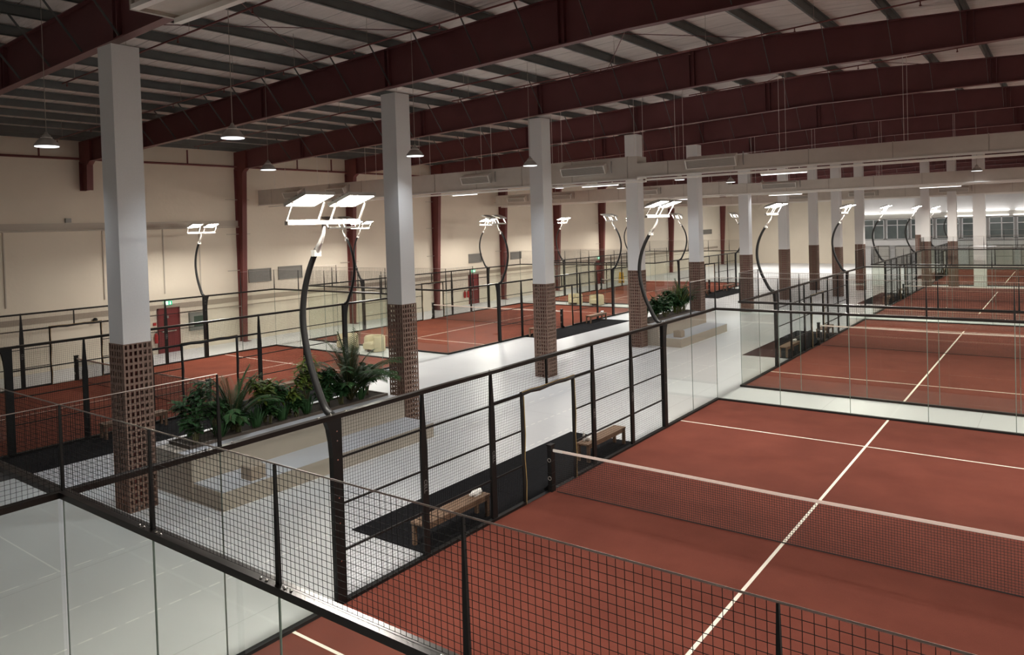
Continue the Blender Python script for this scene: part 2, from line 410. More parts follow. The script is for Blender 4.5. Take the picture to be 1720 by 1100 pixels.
# thin tension rods crossing under the roof between two frames
def rods(y0, y1, x0, x1, lab):
    m_ = MB(); m_.tube([(x0, y0, rt(x0)-.05), (x1, y1, rt(x1)-.05)], .012, 5); m_.tube([(x1, y0, rt(x1)-.05), (x0, y1, rt(x0)-.05)], .012, 5)
    tag(m_.build('bracing_rod', M['oxide']), lab, 'brace', 'crossed roof tension rods')
rods(12.6, 20.5, -4, 1.5, 'thin crossed tension rods under the roof between the second and third beams')
rods(20.7, 28.4, -1.0, 5.0, 'thin crossed tension rods under the roof between the third and fourth beams')
rods(4.5, 12.3, -10, -4.5, 'thin crossed tension rods under the roof between the first and second beams')
# sprinkler pipes
def sprink(x0, x1, y, z, lab):
    t = thing('sprinkler_pipe', lab, 'pipe', (0, y, 0), 0, 'sprinkler pipes')
    sl = 0.035
    f = lambda x: z+sl*(x+5)
    m_ = MB(); m_.tube([(x0, 0, f(x0)), (x1, 0, f(x1))], .022, 6); m_.build('pipe', M['oxide2'], t)
    x = x0+.3
    while x < x1:
        q = MB(); q.tube([(x, 0, f(x)), (x, 0, f(x)-.10)], .014, 6); q.lathe([(.03, -.13), (.03, -.10)], (x, 0, f(x)), 8); q.build('sprinkler_head', M['oxide2'], t)
        q = MB(); q.tube([(x+.5, 0, f(x+.5)), (x+.5, 0, rt(x+.5)+.27)], .006, 5); q.build('hanger', M['ductline'], t); x += 3.0
sprink(-14, -3.5, 6.1, 10.75, 'thin dark red sprinkler pipe between the first and second roof beams')
sprink(-24, 1.5, 9.9, 10.7, 'thin dark red sprinkler pipe just before the second roof beam')
sprink(-9, 8.5, 17.7, 10.75, 'thin dark red sprinkler pipe just before the third roof beam')
sprink(-3, 9.5, 25.5, 10.9, 'thin dark red sprinkler pipe just before the fourth roof beam')
sprink(-22, -4, 15.0, 10.5, 'thin dark red sprinkler pipe between the second and third roof beams')
# red pipe rail along the left wall below the eaves
t = thing('eaves_pipe', 'dark red pipe running along the top of the cream wall', 'pipe', (XL+.25, 0, 9.62))
m_ = MB(); m_.tube([(0, -8, 0), (0, 90, 0)], .055, 8); m_.build('pipe', M['oxide2'], t)
for y in (2, 7.0, 10.5, 17.6, 24.6, 27.2, 33, 41, 49): m_ = MB(); m_.box(-.03, .03, y-.03, y+.03, 0, .75); m_.build('hanger', M['oxide2'], t)

# ------------------------------------------------------------------ white columns with brown lattice base
def build_column():
    t = thing('clad_column', '', 'column')
    R = .315
    m_ = MB(); m_.box(-R+.012, R-.012, -R+.012, R-.012, 3.62, 10.0); m_.build('white_shaft', M['clad'], t)
    m_ = MB()
    H = 3.62; th = .035; pw = 2*R/6; nz = 25; pz = H/nz
    for sx in (-1, 1):
        a = sx*R
        lo, hi = (a-th, a) if sx > 0 else (a, a+th)
        for i in range(7):
            c = -R+pw*i; wv = .021 if 0 < i < 6 else .028
            m_.box(lo, hi, max(-R, c-wv), min(R, c+wv), 0, H)
            m_.box(max(-R, c-wv), min(R, c+wv), lo, hi, 0, H)
        for j in range(nz+1):
            c = pz*j; z0, z1 = max(0, c-.026), min(H, c+.026)
            m_.box(lo+.004, hi-.004, -R+.01, R-.01, z0, z1)
            m_.box(-R+.01, R-.01, lo+.004, hi-.004, z0, z1)
    m_.build('lattice_casing', M['trellis'], t)
    m_ = MB(); m_.box(-.13, .13, -.14, -.12, 0, 3.6); m_.box(-.13, .13, .12, .14, 0, 3.6); m_.box(-.01, .01, -.12, .12, 0, 3.6)
    m_.build('steel_core', M['oxide2'], t)
    return t
CY = [4.35, 12.75, 20.6, 28.55, 35.75, 43.75, 51.8, 59.7]
col0 = build_column(); col0.location = (-7.08, CY[0], 0)
col0['label'] = 'nearest white clad column on a tall brown lattice base, foremost and tallest in view'
clab = ['second white clad column with brown lattice base, standing beyond the first planting bed',
        'third white clad column with brown lattice base, standing free in the corridor by the open court gate',
        'fourth white clad column with brown lattice base, at the near end of the far planting bed',
        'fifth white clad column with brown lattice base, at the far end of the far planting bed',
        'sixth white clad column with brown lattice base, right behind the end of the far planting bed',
        'seventh white clad column with brown lattice base along the corridor row',
        'eighth white clad column with brown lattice base along the corridor row']
for y, l in zip(CY[1:], clab): copy_tree(col0, l, (-7.08, y, 0))
extra = [(-4.3, 55.2, 'wider looking white column with brown lattice, ninth from the front in the corridor'),
         (-3.9, 60.8, 'white column with brown lattice, tenth from the front, nearest the far court fence'),
         (0.0, 65.6, 'white column with brown lattice standing behind the end of a far red court'),
         (1.85, 65.6, 'white column with brown lattice under the small pendant lamp at far right'),
         (-3.6, 88.0, 'slim distant white column with low brown lattice near the office front')]
for x, y, l in extra: copy_tree(col0, l, (x, y, 0))
m_ = MB(); m_.box(-.4, .4, -.4, .4, 0, 11.2); o = m_.build('plain_column', M['clad']); o.location = (3.6, 66.2, 0)
tag(o, 'plain white column without any lattice, standing at the far end of the red courts', 'column')

# ------------------------------------------------------------------ courts
MESH = .055
def mesh_panel(mb_, axis, c, a0, a1, z0, z1, pitch=MESH, r=.0031):
    """welded wire mesh in the plane axis=c from a0..a1"""
    n = max(1, round((a1-a0)/pitch)); k = max(1, round((z1-z0)/pitch))
    def P(t, z, off=0): return (c+off, t, z) if axis == 'x' else (t, c+off, z)
    for i in range(n+1):
        t = a0+(a1-a0)*i/n; mb_.bar(P(t, z0), P(t, z1), r, r, caps=False)
    for j in range(k+1):
        z = z0+(z1-z0)*j/k; mb_.bar(P(a0, z, r), P(a1, z, r), r, r, caps=False)
def text_mesh(txt, size, name, parent, matx, m):
    cu = bpy.data.curves.new('t', 'FONT'); cu.body = txt; cu.size = size; cu.extrude = .001
    ob = bpy.data.objects.new('t', cu); COL.objects.link(ob)
    dg = bpy.context.evaluated_depsgraph_get(); me = bpy.data.meshes.new_from_object(ob.evaluated_get(dg))
    bpy.data.objects.remove(ob); me.transform(matx); me.materials.clear(); me.materials.append(m)
    o = bpy.data.objects.new(name, me); COL.objects.link(o); o.parent = parent; return o

GT = .012
def build_enclosure():
    t = thing('court_enclosure', '', 'court fence')
    # low black kerb frame on the floor
    for sx in (0, 1):
        x = 10*sx; m_ = MB(); m_.box(x-.05, x+.05, 0, 9.05, .004, .07); m_.box(x-.05, x+.05, 11.09, 20, .004, .07); m_.box(x-.05, x+.05, 9.05, 11.09, .004, .022); m_.build('floor_rail', M['black'], t)
        y = 20*sx; m_ = MB(); m_.box(-.05, 10.05, y-.05, y+.05, .004, .07); m_.build('floor_rail', M['black'], t)
    # glass
    def glass(axis, c, a0, a1):
        m_ = MB()
        if axis == 'x': m_.box(c-GT/2, c+GT/2, a0+.006, a1-.006, .07, 2.95)
        else: m_.box(a0+.006, a1-.006, c-GT/2, c+GT/2, .07, 2.95)
        p = m_.build('glass_panel', M['glass'], t)
        for a in (a0+.004, a1-.004):
            e = MB()
            if axis == 'x': e.box(c-GT/2-.001, c+GT/2+.001, a-.004, a+.004, .07, 2.95)
            else: e.box(a-.004, a+.004, c-GT/2-.001, c+GT/2+.001, .07, 2.95)
            e.build('glass_edge', M['seam'], p)
    for x in (0, 10):
        for a in (0, 2, 16, 18): glass('x', x, a, a+2)
    for y in (0, 20):
        for a in range(0, 10, 2): glass('y', y, a, a+2)
    # top rails at three metres with bolts
    def bolts(pts, par):
        m_ = MB()
        for p in pts: m_.lathe([(.014, 0), (.014, .012), (.006, .016)], p, 6)
        m_.build('bolt', M['bolt'], par)
    for x in (0, 10):
        m_ = MB(); m_.box(x-.05, x+.05, -.05, 20.05, 2.95, 3.02); r = m_.build('top_rail', M['rail'], t)
        bolts([(x+d, y, 3.02) for y in (.25, 1.8, 2.2, 3.7, 3.95, 4.25, 8, 12, 15.7, 16.2, 18, 19.8) for d in (-.02,)], r)
    for y in (0, 20):
        m_ = MB(); m_.box(.05, 9.95, y-.06, y+.06, 2.95, 3.02); r = m_.build('top_rail', M['rail'], t)
        bolts([(x+d, y-.03, 3.02) for x in (2, 4, 6, 8) for d in (-.2, -.12, .12, .2)], r)
    # wire mesh strip above glass: ends and first two metres of the sides
    def spike(x, y, along, z0=3.02, z1=4.0):
        m_ = MB(); wb, wt, d = .025, .006, .014
        if along == 'x': m_.prism([(x-wb, z0), (x+wb, z0), (x+wb*.75, z0+.45), (x+wt, z1), (x-wt, z1), (x-wb*.75, z0+.45)], 'y', y-d, y+d)
        else: m_.prism([(y-wb, z0), (y+wb, z0), (y+wb*.75, z0+.45), (y+wt, z1), (y-wt, z1), (y-wb*.75, z0+.45)], 'x', x-d, x+d)
        m_.build('mesh_post', M['black'], t)
    for y in (0, 20):
        for x0 in range(0, 10, 2):
            m_ = MB(); mesh_panel(m_, 'y', y, x0, x0+2, 3.03, 4.0); p = m_.build('mesh_panel', M['wire'], t)
        e = MB(); e.tube([(0, y, 4.005), (10, y, 4.005)], .007, 5); e.build('edge_wire', M['edge'], t)
        for x in range(0, 11, 2): spike(x, y, 'x')
    for x in (0, 10):
        for a in (0, 18):
            m_ = MB(); mesh_panel(m_, 'x', x, a, a+2, 3.03, 4.0); m_.build('mesh_panel', M['wire'], t)
            e = MB(); e.tube([(x, a, 4.005), (x, a+2, 4.005)], .007, 5); e.build('edge_wire', M['edge'], t)
        spike(x, 2, 'y'); spike(x, 18, 'y')
    # side mesh walls
    for x in (0, 10):
        s = -1 if x == 0 else 1
        for a, b in ((4, 6), (6, 8), (8, 9.05), (11.09, 12), (12, 14), (14, 16)):
            m_ = MB(); z1 = 2.33 if a in (8, 11.09) else 2.95
            mesh_panel(m_, 'x', x+s*.03, a+.03, b-.03, .08, z1); m_.build('mesh_panel', M['wire'], t)
            m_ = MB()
            for z in (.84, 1.58, 2.32):
                m_.box(x-.015, x+.015, a, b, z-.014, z+.014)
            m_.build('cross_rail', M['black'], t)
        m_ = MB(); mesh_panel(m_, 'x', x+s*.03, 8.03, 11.97, 2.36, 2.95); m_.build('mesh_panel', M['wire'], t)
        for bx in ((8, 9.05, 2.31, 2.37), (11.09, 12, 2.31, 2.37), (9.98, 10.02, 2.37, 2.95)):
            m_ = MB(); m_.box(x-.02, x+.02, *bx); m_.build('over_gate_rail', M['black'], t)
        for y in (6, 8, 12, 14):
            m_ = MB(); m_.prism([(y-.075, 0), (y+.075, 0), (y+.075, 2.0), (y+.02, 2.95), (y-.02, 2.95), (y-.075, 2.0)], 'x', x-.025, x+.025)
            p = m_.build('post', M['black'], t)
            # vertical lettering on the inner face (and its mirror on the other wall)
            face = x-s*.0265
            # text runs downwards, letter tops to the right
            R0 = Matrix(((0, 0, -s, face), (0, -s*1.0*-1, 0, 0), (0, 0, 0, 0), (0, 0, 0, 1)))
            for txt, size, zz, dy in (('. : . :', .045, 1.66, .012), ('CELL', .11, 1.42, -.035)):
                # local x -> -z, local y -> along +y seen from the court
                sy = 1 if s < 0 else -1
                mt = Matrix(((0, 0, 1 if s < 0 else -1, face), (0, sy, 0, y+dy*sy), (-1, 0, 0, zz), (0, 0, 0, 1)))
                text_mesh(txt, size, 'lettering', p, mt, M['paint'])
        for y, dirn in ((4, -1), (16, 1)):   # broad lighting posts with curved gusset towards the glass
            m_ = MB(); pts = [(y-.1*1, 0), (y+.1, 0), (y+.1, 2.95)]
            if dirn < 0: pts = [(y-.09, 0), (y+.1, 0), (y+.1, 2.95), (y-.20, 2.95), (y-.15, 2.82), (y-.11, 2.6), (y-.09, 2.35)]
            else: pts = [(y-.1, 0), (y+.09, 0), (y+.09, 2.35), (y+.11, 2.6), (y+.15, 2.82), (y+.20, 2.95), (y-.1, 2.95)]
            m_.prism(pts, 'x', x-.05, x+.05); p = m_.build('broad_post', M['black'], t)
            b_ = MB()
            for z in (.7, 1.3, 1.7, 2.3, 2.6, 2.75): b_.box(x-s*.05-.004, x-s*.05+.004, y-.012, y+.012, z, z+.02)
            b_.build('bolt', M['bolt'], p)
        # open gate frame wrapped in padding
        for y in (9.05, 11.09):
            m_ = MB(); m_.tube([(x, y, .0), (x, y+.015, .5), (x, y-.012, 1.0), (x, y+.012, 1.5), (x, y, 2.0), (x, y, 2.33)], [.035, .045, .036, .047, .038, .045], 8); p = m_.build('gate_post', M['pad'], t)
            e = MB(); e.tube([(x-s*.045, y, .02), (x-s*.052, y+.02, .5), (x-s*.045, y-.01, 1.0), (x-s*.052, y+.02, 1.5), (x-s*.048, y, 2.3)], .009, 5); e.build('padding_edge', M['padedge'], p)
        m_ = MB(); m_.tube([(x, 9.02+.35*i, 2.35+.012*math.sin(i*2.1)) for i in range(7)], [.05, .045, .052, .044, .05, .046, .05], 8); p = m_.build('gate_header', M['pad'], t)
        e = MB(); e.tube([(x-s*.03, 9.02+.35*i, 2.395+.008*math.sin(i*2.1)) for i in range(7)], .009, 5); e.build('padding_edge', M['padedge'], p)
    return t

def build_turf():
    m_ = MB(); m_.box(.05, 9.95, .05, 19.95, .001, .018); return m_.build('court_turf', M['turf'])

def build_net():
    t = thing('court_net', '', 'net')
    H = lambda x: .90+.03*abs(x-5)/5
    m_ = MB(); n = 220; r = .0052
    for i in range(n+1):
        x = .16+9.68*i/n; m_.bar((x, 0, .03), (x, 0, H(x)-.03), r, r, caps=False)
    for j in range(20):
        f = j/19
        m_.bar((.16, r, .03+f*(H(.16)-.06)), (5, r, .03+f*(H(5)-.06)), r, r, caps=False)
        m_.bar((5, r, .03+f*(H(5)-.06)), (9.84, r, .03+f*(H(9.84)-.06)), r, r, caps=False)
    m_.build('netting', M['net'], t)
    m_ = MB(); m_.bar((.16, 0, H(0)), (5, 0, H(5)), .012, .055); m_.bar((5, 0, H(5)), (9.84, 0, H(10)), .012, .055); m_.build('top_tape', M['tape'], t)
    m_ = MB(); m_.bar((.2, 0, .035), (9.8, 0, .035), .01, .02); m_.build('bottom_cord', M['net'], t)
    for x, s in ((.06, 1), (9.94, -1)):
        m_ = MB(); m_.box(x-.05, x+.05, -.07, .07, .02, 1.05); m_.box(x-.06, x+.06, -.09, .09, 1.03, 1.06)
        m_.prism([(x-.05, .02), (x-.22, .02), (x-.05, .16)] if s > 0 else [(x+.05, .02), (x+.22, .02), (x+.05, .16)], 'y', -.02, .02)
        for z in (.15, .42, .68, .92): m_.box(x-.06, x+.06, -.08, .08, z, z+.02)
        p = m_.build('net_post', M['black'], t)
        q = MB()
        for z in (.32, .72):
            pts = [(x+.04*math.cos(a*math.pi/6), -.078, z+.04*math.sin(a*math.pi/6)) for a in range(13)]
            q.tube(pts, .007, 5)
        q.build('ring', M['headm'], p)
        q = MB(); q.box(min(x+s*.06, x+s*.3), max(x+s*.06, x+s*.3), -.012, .012, .90, .955); q.build('tension_strap', M['gframe'], t)
    return t

def build_floodlight():
    """pole rooted on the top rail at (0,0,3) local z=3; bows towards -x, heads look to +x"""
    t = thing('floodlight_pole', '', 'floodlight')
    pr_ = [(-.06, 3.0), (-.2, 3.08), (-.33, 3.3), (-.52, 3.7), (-.64, 4.12), (-.68, 4.52), (-.62, 4.92), (-.47, 5.3), (-.27, 5.62)]
    # refine with catmull-rom
    def cr(P, n=4):
        out = []
        for i in range(len(P)-1):
            p0 = P[max(i-1, 0)]; p1 = P[i]; p2 = P[i+1]; p3 = P[min(i+2, len(P)-1)]
            for k in range(n):
                u = k/n; out.append(tuple(.5*((2*b)+(-a+c)*u+(2*a-5*b+4*c-d)*u*u+(-a+3*b-3*c+d)*u**3) for a, b, c, d in zip(p0, p1, p2, p3)))
        return out+[P[-1]]
    c = cr(pr_)
    m_ = MB(); m_.tube([(x, 0, z) for x, z in c], [.062-.018*i/len(c) for i in range(len(c))], 10); m_.build('curved_pole', M['black'], t)
    m_ = MB(); m_.tube([(-.29, 0, 5.58), (-.18, 0, 5.72), (-.1, 0, 5.86), (-.08, 0, 6.02)], [.05, .038, .03, .03], 8); m_.box(-.33, -.25, -.07, .07, 5.5, 5.6); m_.build('swivel_neck', M['headm'], t)
    m_ = MB(); m_.box(-.11, -.03, -.72, .72, 6.0, 6.06); m_.build('crossbar', M['headm'], t)
    for sy in (-1, 1):
        hy = sy*.42
        # head: frame tilted so its lit face looks down and inwards
        cx, cz = .12, 6.36; tilt = math.radians(17)
        dx, dz = math.cos(tilt), math.sin(tilt)          # along face (inner end higher)
        nx, nz = dz, -dx                                  # lit direction (down and in)
        def P(a, y, b): return (cx+dx*a+nx*b, hy+y, cz+dz*a+nz*b)
        def obox(m_, a0, a1, y0, y1, b0, b1):
            v = [P(a, y, b) for b in (b0, b1) for a, y in ((a0, y0), (a1, y0), (a1, y1), (a0, y1))]
            m_._add(v, [(0,3,2,1),(4,5,6,7),(0,1,5,4),(1,2,6,5),(2,3,7,6),(3,0,4,7)])
        h = MB(); obox(h, -.25, .25, -.27, .27, -.045, -.01)
        for i in range(7): obox(h, -.2+.06*i, -.185+.06*i, -.24, .24, -.085, -.045)
        obox(h, -.26, .26, -.28, -.26, -.045, .004); obox(h, -.26, .26, .26, .28, -.045, .004); obox(h, -.27, -.25, -.28, .28, -.05, .004); obox(h, .25, .27, -.28, .28, -.05, .004)
        hd = h.build('lamp_head', M['headm'], t)
        l = MB(); obox(l, -.245, .245, -.255, .255, -.012, .0); l.build('lens', M['lens'], hd)
        u = MB(); u.bar((-.07, hy-.3, 6.05), (cx-.02, hy-.3, cz-.02), .03, .012); u.bar((-.07, hy+.3, 6.05), (cx-.02, hy+.3, cz-.02), .03, .012); u.box(-.09, -.05, hy-.3, hy+.3, 6.06, 6.075)
        u.build('bracket', M['headm'], hd)
        la = bpy.data.lights.new('floodlight_beam', 'AREA'); la.shape = 'RECTANGLE'; la.size = .46; la.size_y = .49
        la.energy = HEAD_W; la.color = (1.0, .95, .87)
        lo = bpy.data.objects.new('lamp_beam', la); COL.objects.link(lo); lo.parent = hd
        z = Vector((-nx, 0, -nz)); x_ = Vector((dx, 0, dz)); y_ = z.cross(x_)
        p = Vector(P(0, 0, .02))
        lo.matrix_local = Matrix(((x_.x, y_.x, z.x, p.x), (x_.y, y_.y, z.y, p.y), (x_.z, y_.z, z.z, p.z), (0, 0, 0, 1)))
    return t

def build_mat():
    m_ = MB(); m_.box(-1.02, 1.02, 0, 8.2, .001, .012)
    for i in range(1, 5): m_.box(-1.02, 1.02, 1.64*i-.006, 1.64*i+.006, .012, .0135)
    m_.box(-.004, .004, 0, 8.2, .012, .0135)
    return m_.build('rubber_mat', M['mat'])
def build_bench():
    t = thing('wooden_bench', '', 'bench')
    m_ = MB()
    for i in range(4): m_.bevbox(-.18+.092*i, -.18+.092*i+.084, -.98, .98, .41, .45, .006)
    m_.build('seat', M['wood'], t)
    m_ = MB(); m_.box(-.165, -.14, -.9, .9, .33, .41); m_.box(.14, .165, -.9, .9, .33, .41); m_.build('apron', M['wood'], t)
    for x in (-.14, .14):
        for y in (-.92, .92):
            m_ = MB(); m_.box(x-.035, x+.035, y-.035, y+.035, 0, .41); m_.build('leg', M['wood'], t)
    return t

enc0 = build_enclosure(); turf0 = build_turf(); turf0.data.materials[0] = M['turf2']; turfL = turf0.data.copy(); turfL.materials[0] = M['turf']; turfR = turf0.data.copy(); turfR.materials[0] = M['turf3']; turfF = turf0.data.copy(); turfF.materials[0] = M['turf4']; net0 = build_net(); fl0 = build_floodlight(); mat0 = build_mat(); ben0 = build_bench()
RY = [0, 22.3, 44.5, 66.8]; LY = [.3, 22.5, 44.7]; LX = -23.8
names = {('R', 0): 'the nearest red court on the right', ('R', 1): 'the second red court on the right', ('R', 2): 'the third red court on the right', ('R', 3): 'the farthest red court on the right',
         ('L', 0): 'the nearest red court on the left', ('L', 1): 'the middle red court on the left', ('L', 2): 'the farthest red court on the left'}
first = dict(e=True, n=True, f=True, m=True, b=True, t=True)
def place(src, key, loc, rz, label, group):
    if first[key]:
        first[key] = False; o = src; o.location = loc; o.rotation_euler = (0, 0, rz); o['label'] = label; o['group'] = group
        return o
    return copy_tree(src, label, loc, rz, group)
for side, X0, ys in (('R', 0, RY), ('L', LX, LY)):
    for k, Y0 in enumerate(ys):
        nm = names[(side, k)]
        place(enc0, 'e', (X0, Y0, 0), 0, f'black framed glass and wire mesh cage around {nm}', 'padel court cages')
        if first['t']:
            first['t'] = False; tf = turf0
        else:
            tf = turf0.copy(); COL.objects.link(tf)
            tf.data = turfL if side == 'L' else (turfR if k == 1 else turfF)
        tf.location = (X0, Y0, 0); tag(tf, f'brick red turf with white lines, playing surface of {nm}', 'court surface', 'red court surfaces')
        place(net0, 'n', (X0, Y0+10, 0), 0, f'black net with white top tape across {nm}', 'court nets')
        for wx, sd, rz in ((0, 'left', 0), (10, 'right', math.pi)):
            for wy, en in ((4, 'near'), (16, 'far')):
                if side == 'L' and k == 0 and wy == 4: continue
                place(fl0, 'f', (X0+wx, Y0+wy, 0), rz, f'curved floodlight pole at the {en} end, {sd} fence, {nm}', 'curved floodlight poles')
        # mats and benches on the corridor side only
        if side == 'R': mx, bx = X0-1.08, X0-.42
        else: mx, bx = X0+10+1.08, X0+10+.42
        if first['m']:
            first['m'] = False; mo = mat0
        else: mo = mat0.copy(); COL.objects.link(mo)
        mo.location = (mx, Y0+6.1, 0); tag(mo, f'long black rubber mat on the corridor floor beside {nm}', 'mat', 'corridor mats')
        if side == 'L' and k == 0: mo.location.y = 2.8; mo.scale = (1, 1.5, 1)
        for by, en in ((7.2, 'near'), (13.1, 'far')):
            place(ben0, 'b', (bx, Y0+by, .012), 0, f'wooden bench at the {en} mat end beside {nm}', 'wooden benches')
# towels and bottles left on the benches
def towel(x, y, z, lab):
    m_ = MB(); n = 12
    pts = [(x+.03*math.sin(i*.9), y-.16+.32*i/n, z+.055+.01*math.sin(i*1.7)) for i in range(n+1)]
    m_.tube(pts, [.03+.028*math.sin(math.pi*(i+.7)/(n+1.4)) for i in range(n+1)], 12)
    m_.bevbox(x-.1, x+.06, y-.12, y+.1, z, z+.035, .01)
    tag(m_.build('rolled_towel', M['towel']), lab, 'towel', 'towels left on benches')
towel(-.42, 7.95, .465, 'rolled white towel at the far end of the nearest bench in the right corridor edge')
towel(-.45, 12.55, .465, 'small white towel on the bench just beyond the gate of the nearest right court')
towel(LX+10.42, 22.5+13.8, .465, 'white towel bundle on the bench beside the middle left court')
towel(-.42, 22.3+7.9, .465, 'white towel on the bench beside the second right court')
def bottle(x, y, z, lab):
    m_ = MB(); m_.lathe([(.032, 0), (.034, .01), (.034, .15), (.028, .175), (.013, .2), (.013, .225)], (x, y, z), 12)
    tag(m_.build('water_bottle', M['gframe']), lab, 'bottle')
bottle(-.5, 12.35, .465, 'small white bottle on the bench beyond the gate, beside the towel')

# fence return beyond the nearest corner of the nearest right court
t = thing('fence_return', 'short glass and mesh fence wings at the near left corner of the foreground court', 'court fence')
for axis in ('x', 'y'):
    m_ = MB()
    if axis == 'x': m_.box(-.05, .05, -2.2, -.05, 2.95, 3.02)
    else: m_.box(-3.2, -.05, -.06, .06, 2.95, 3.02)
    m_.build('top_rail', M['rail'], t)
    m_ = MB()
    if axis == 'x': m_.box(-GT/2, GT/2, -2.2, -.06, .07, 2.95)
    else: m_.box(-3.2, -.06, -GT/2, GT/2, .07, 2.95)
    m_.build('glass_panel', M['glass'], t)
    m_ = MB()
    if axis == 'x': mesh_panel(m_, 'x', 0, -2.2, -.03, 3.03, 4.0)
    else: mesh_panel(m_, 'y', 0, -3.2, -.03, 3.03, 4.0)
    m_.build('mesh_panel', M['wire'], t)
    m_ = MB()
    if axis == 'x': m_.tube([(0, -2.2, 4.005), (0, 0, 4.005)], .007, 5)
    else: m_.tube([(-3.2, 0, 4.005), (0, 0, 4.005)], .007, 5)
    m_.build('edge_wire', M['edge'], t)
    m_ = MB()
    if axis == 'x': m_.box(-.03, .03, -2.26, -2.2, 0, 4.0); m_.box(-.05, .05, -2.2, -.06, .004, .07)
    else: m_.box(-3.26, -3.2, -.03, .03, 0, 4.0); m_.box(-3.2, -.06, -.05, .05, .004, .07)
    m_.build('end_post', M['black'], t)

# ------------------------------------------------------------------ stepped planting beds
def build_bed(L):
    t = thing('planting_bed', '', 'planter')
    m_ = MB(); m_.box(-7.8, -6.27, 0, L, 0, .99); m_.box(-6.27, -5.15, .02, L, 0, .40); m_.build('steps', M['plinth'], t)
    m_ = MB(); m_.box(-6.86, -6.26, 0.01, L-.01, .99, 1.0); m_.box(-6.27, -5.14, .03, L-.01, .40, .412); m_.build('step_tread', M['tread'], t)
    m_ = MB(); m_.box(-6.90, -6.84, .3, L-.1, .99, 1.07); m_.box(-7.76, -7.70, .3, L-.1, .99, 1.07); m_.box(-7.70, -6.90, .3, .36, .99, 1.07); m_.box(-7.70, -6.90, L-.16, L-.1, .99, 1.07); m_.build('trough_edge', M['trough'], t)
    m_ = MB(); m_.box(-7.70, -6.90, .36, L-.16, .99, 1.05); m_.build('soil', M['soil'], t)
    return t
b1 = build_bed(6.7); b1.location = (0, 5.2, 0); b1['label'] = 'beige stepped plinth with planting trough between the first two white columns'
b2 = build_bed(5.9); b2.location = (0, 29.0, 0); b2['label'] = 'beige stepped plinth with planting trough beyond the fourth white column'
for o_ in (b1, b2): o_['group'] = 'stepped planting beds'
def cube_seat(x, y, z, lab):
    m_ = MB(); m_.bevbox(-.2, .2, -.2, .2, 0, .3, .02); o = m_.build('seat_cube', M['dado']); o.location = (x, y, z); tag(o, lab, 'stool', 'beige seat cubes')
cube_seat(-5.45, 6.2, .412, 'small beige seat cube on the lower step of the nearer plinth')
cube_seat(-5.5, 29.6, .412, 'small beige seat cube on the lower step of the farther plinth')

def leaf(m_, base, d, length, width, droop=.3, up=Vector((0,0,1)), n=5, fold=.15):
    d = Vector(d).normalized(); side = d.cross(up)
    if side.length < 1e-3: side = Vector((1,0,0))
    side.normalize(); p = Vector(base); vs = []
    cur = d.copy()
    for i in range(n+1):
        u = i/n; wd = width*math.sin(math.pi*min(1, (u*.92+.04)))**.8*.5
        nrm = side.cross(cur)
        vs += [p-side*wd+nrm*fold*wd, p, p+side*wd+nrm*fold*wd]
        cur = (cur-Vector((0,0,1))*droop/n).normalized(); p = p+cur*length/n
    fs = []
    for i in range(n):
        a = 3*i; fs += [(a, a+1, a+4, a+3), (a+1, a+2, a+5, a+4)]
    m_._add(vs, fs, True)
def palm(x, y, z, h, nf, rnd, lab, m='leaf1', spread=1.0, grp='bedding plants'):
    t = thing('areca_palm', lab, 'plant', (x, y, z), 0, grp)
    st = MB(); lf = MB()
    for i in range(nf):
        a = rnd.uniform(0, 6.28); el = rnd.uniform(.8, 1.5); L = h*rnd.uniform(.75, 1.1)
        d = Vector((math.cos(a)*math.cos(el), math.sin(a)*math.cos(el), math.sin(el)))
        pts = []; p = Vector((rnd.uniform(-.06, .06), rnd.uniform(-.06, .06), 0)); cur = d.copy(); n = 12
        for k in range(n+1):
            pts.append(p.copy()); cur = (cur-Vector((0,0,1))*.13*spread*(k/n+.2)).normalized(); p = p+cur*L/n
        st.tube(pts, [.013*(1-.7*k/n)+.002 for k in range(n+1)], 5)
        for k in range(4, n+1):
            c = pts[k]; tan = (pts[min(k+1, n)]-pts[k-1]).normalized(); sd = tan.cross(Vector((0,0,1))).normalized()
            for f in (0, .33, .67):
                cc = c-tan*f*L/n
                for s in (-1, 1):
                    dd = (sd*s*.8+tan*.75+Vector((0,0,.15))).normalized()
                    leaf(lf, cc, dd, h*.21*(1.15-.6*k/n), .012*h+.010, .7, n=3)
    st.build('stems', M['stem'], t); lf.build('fronds', M[m], t)
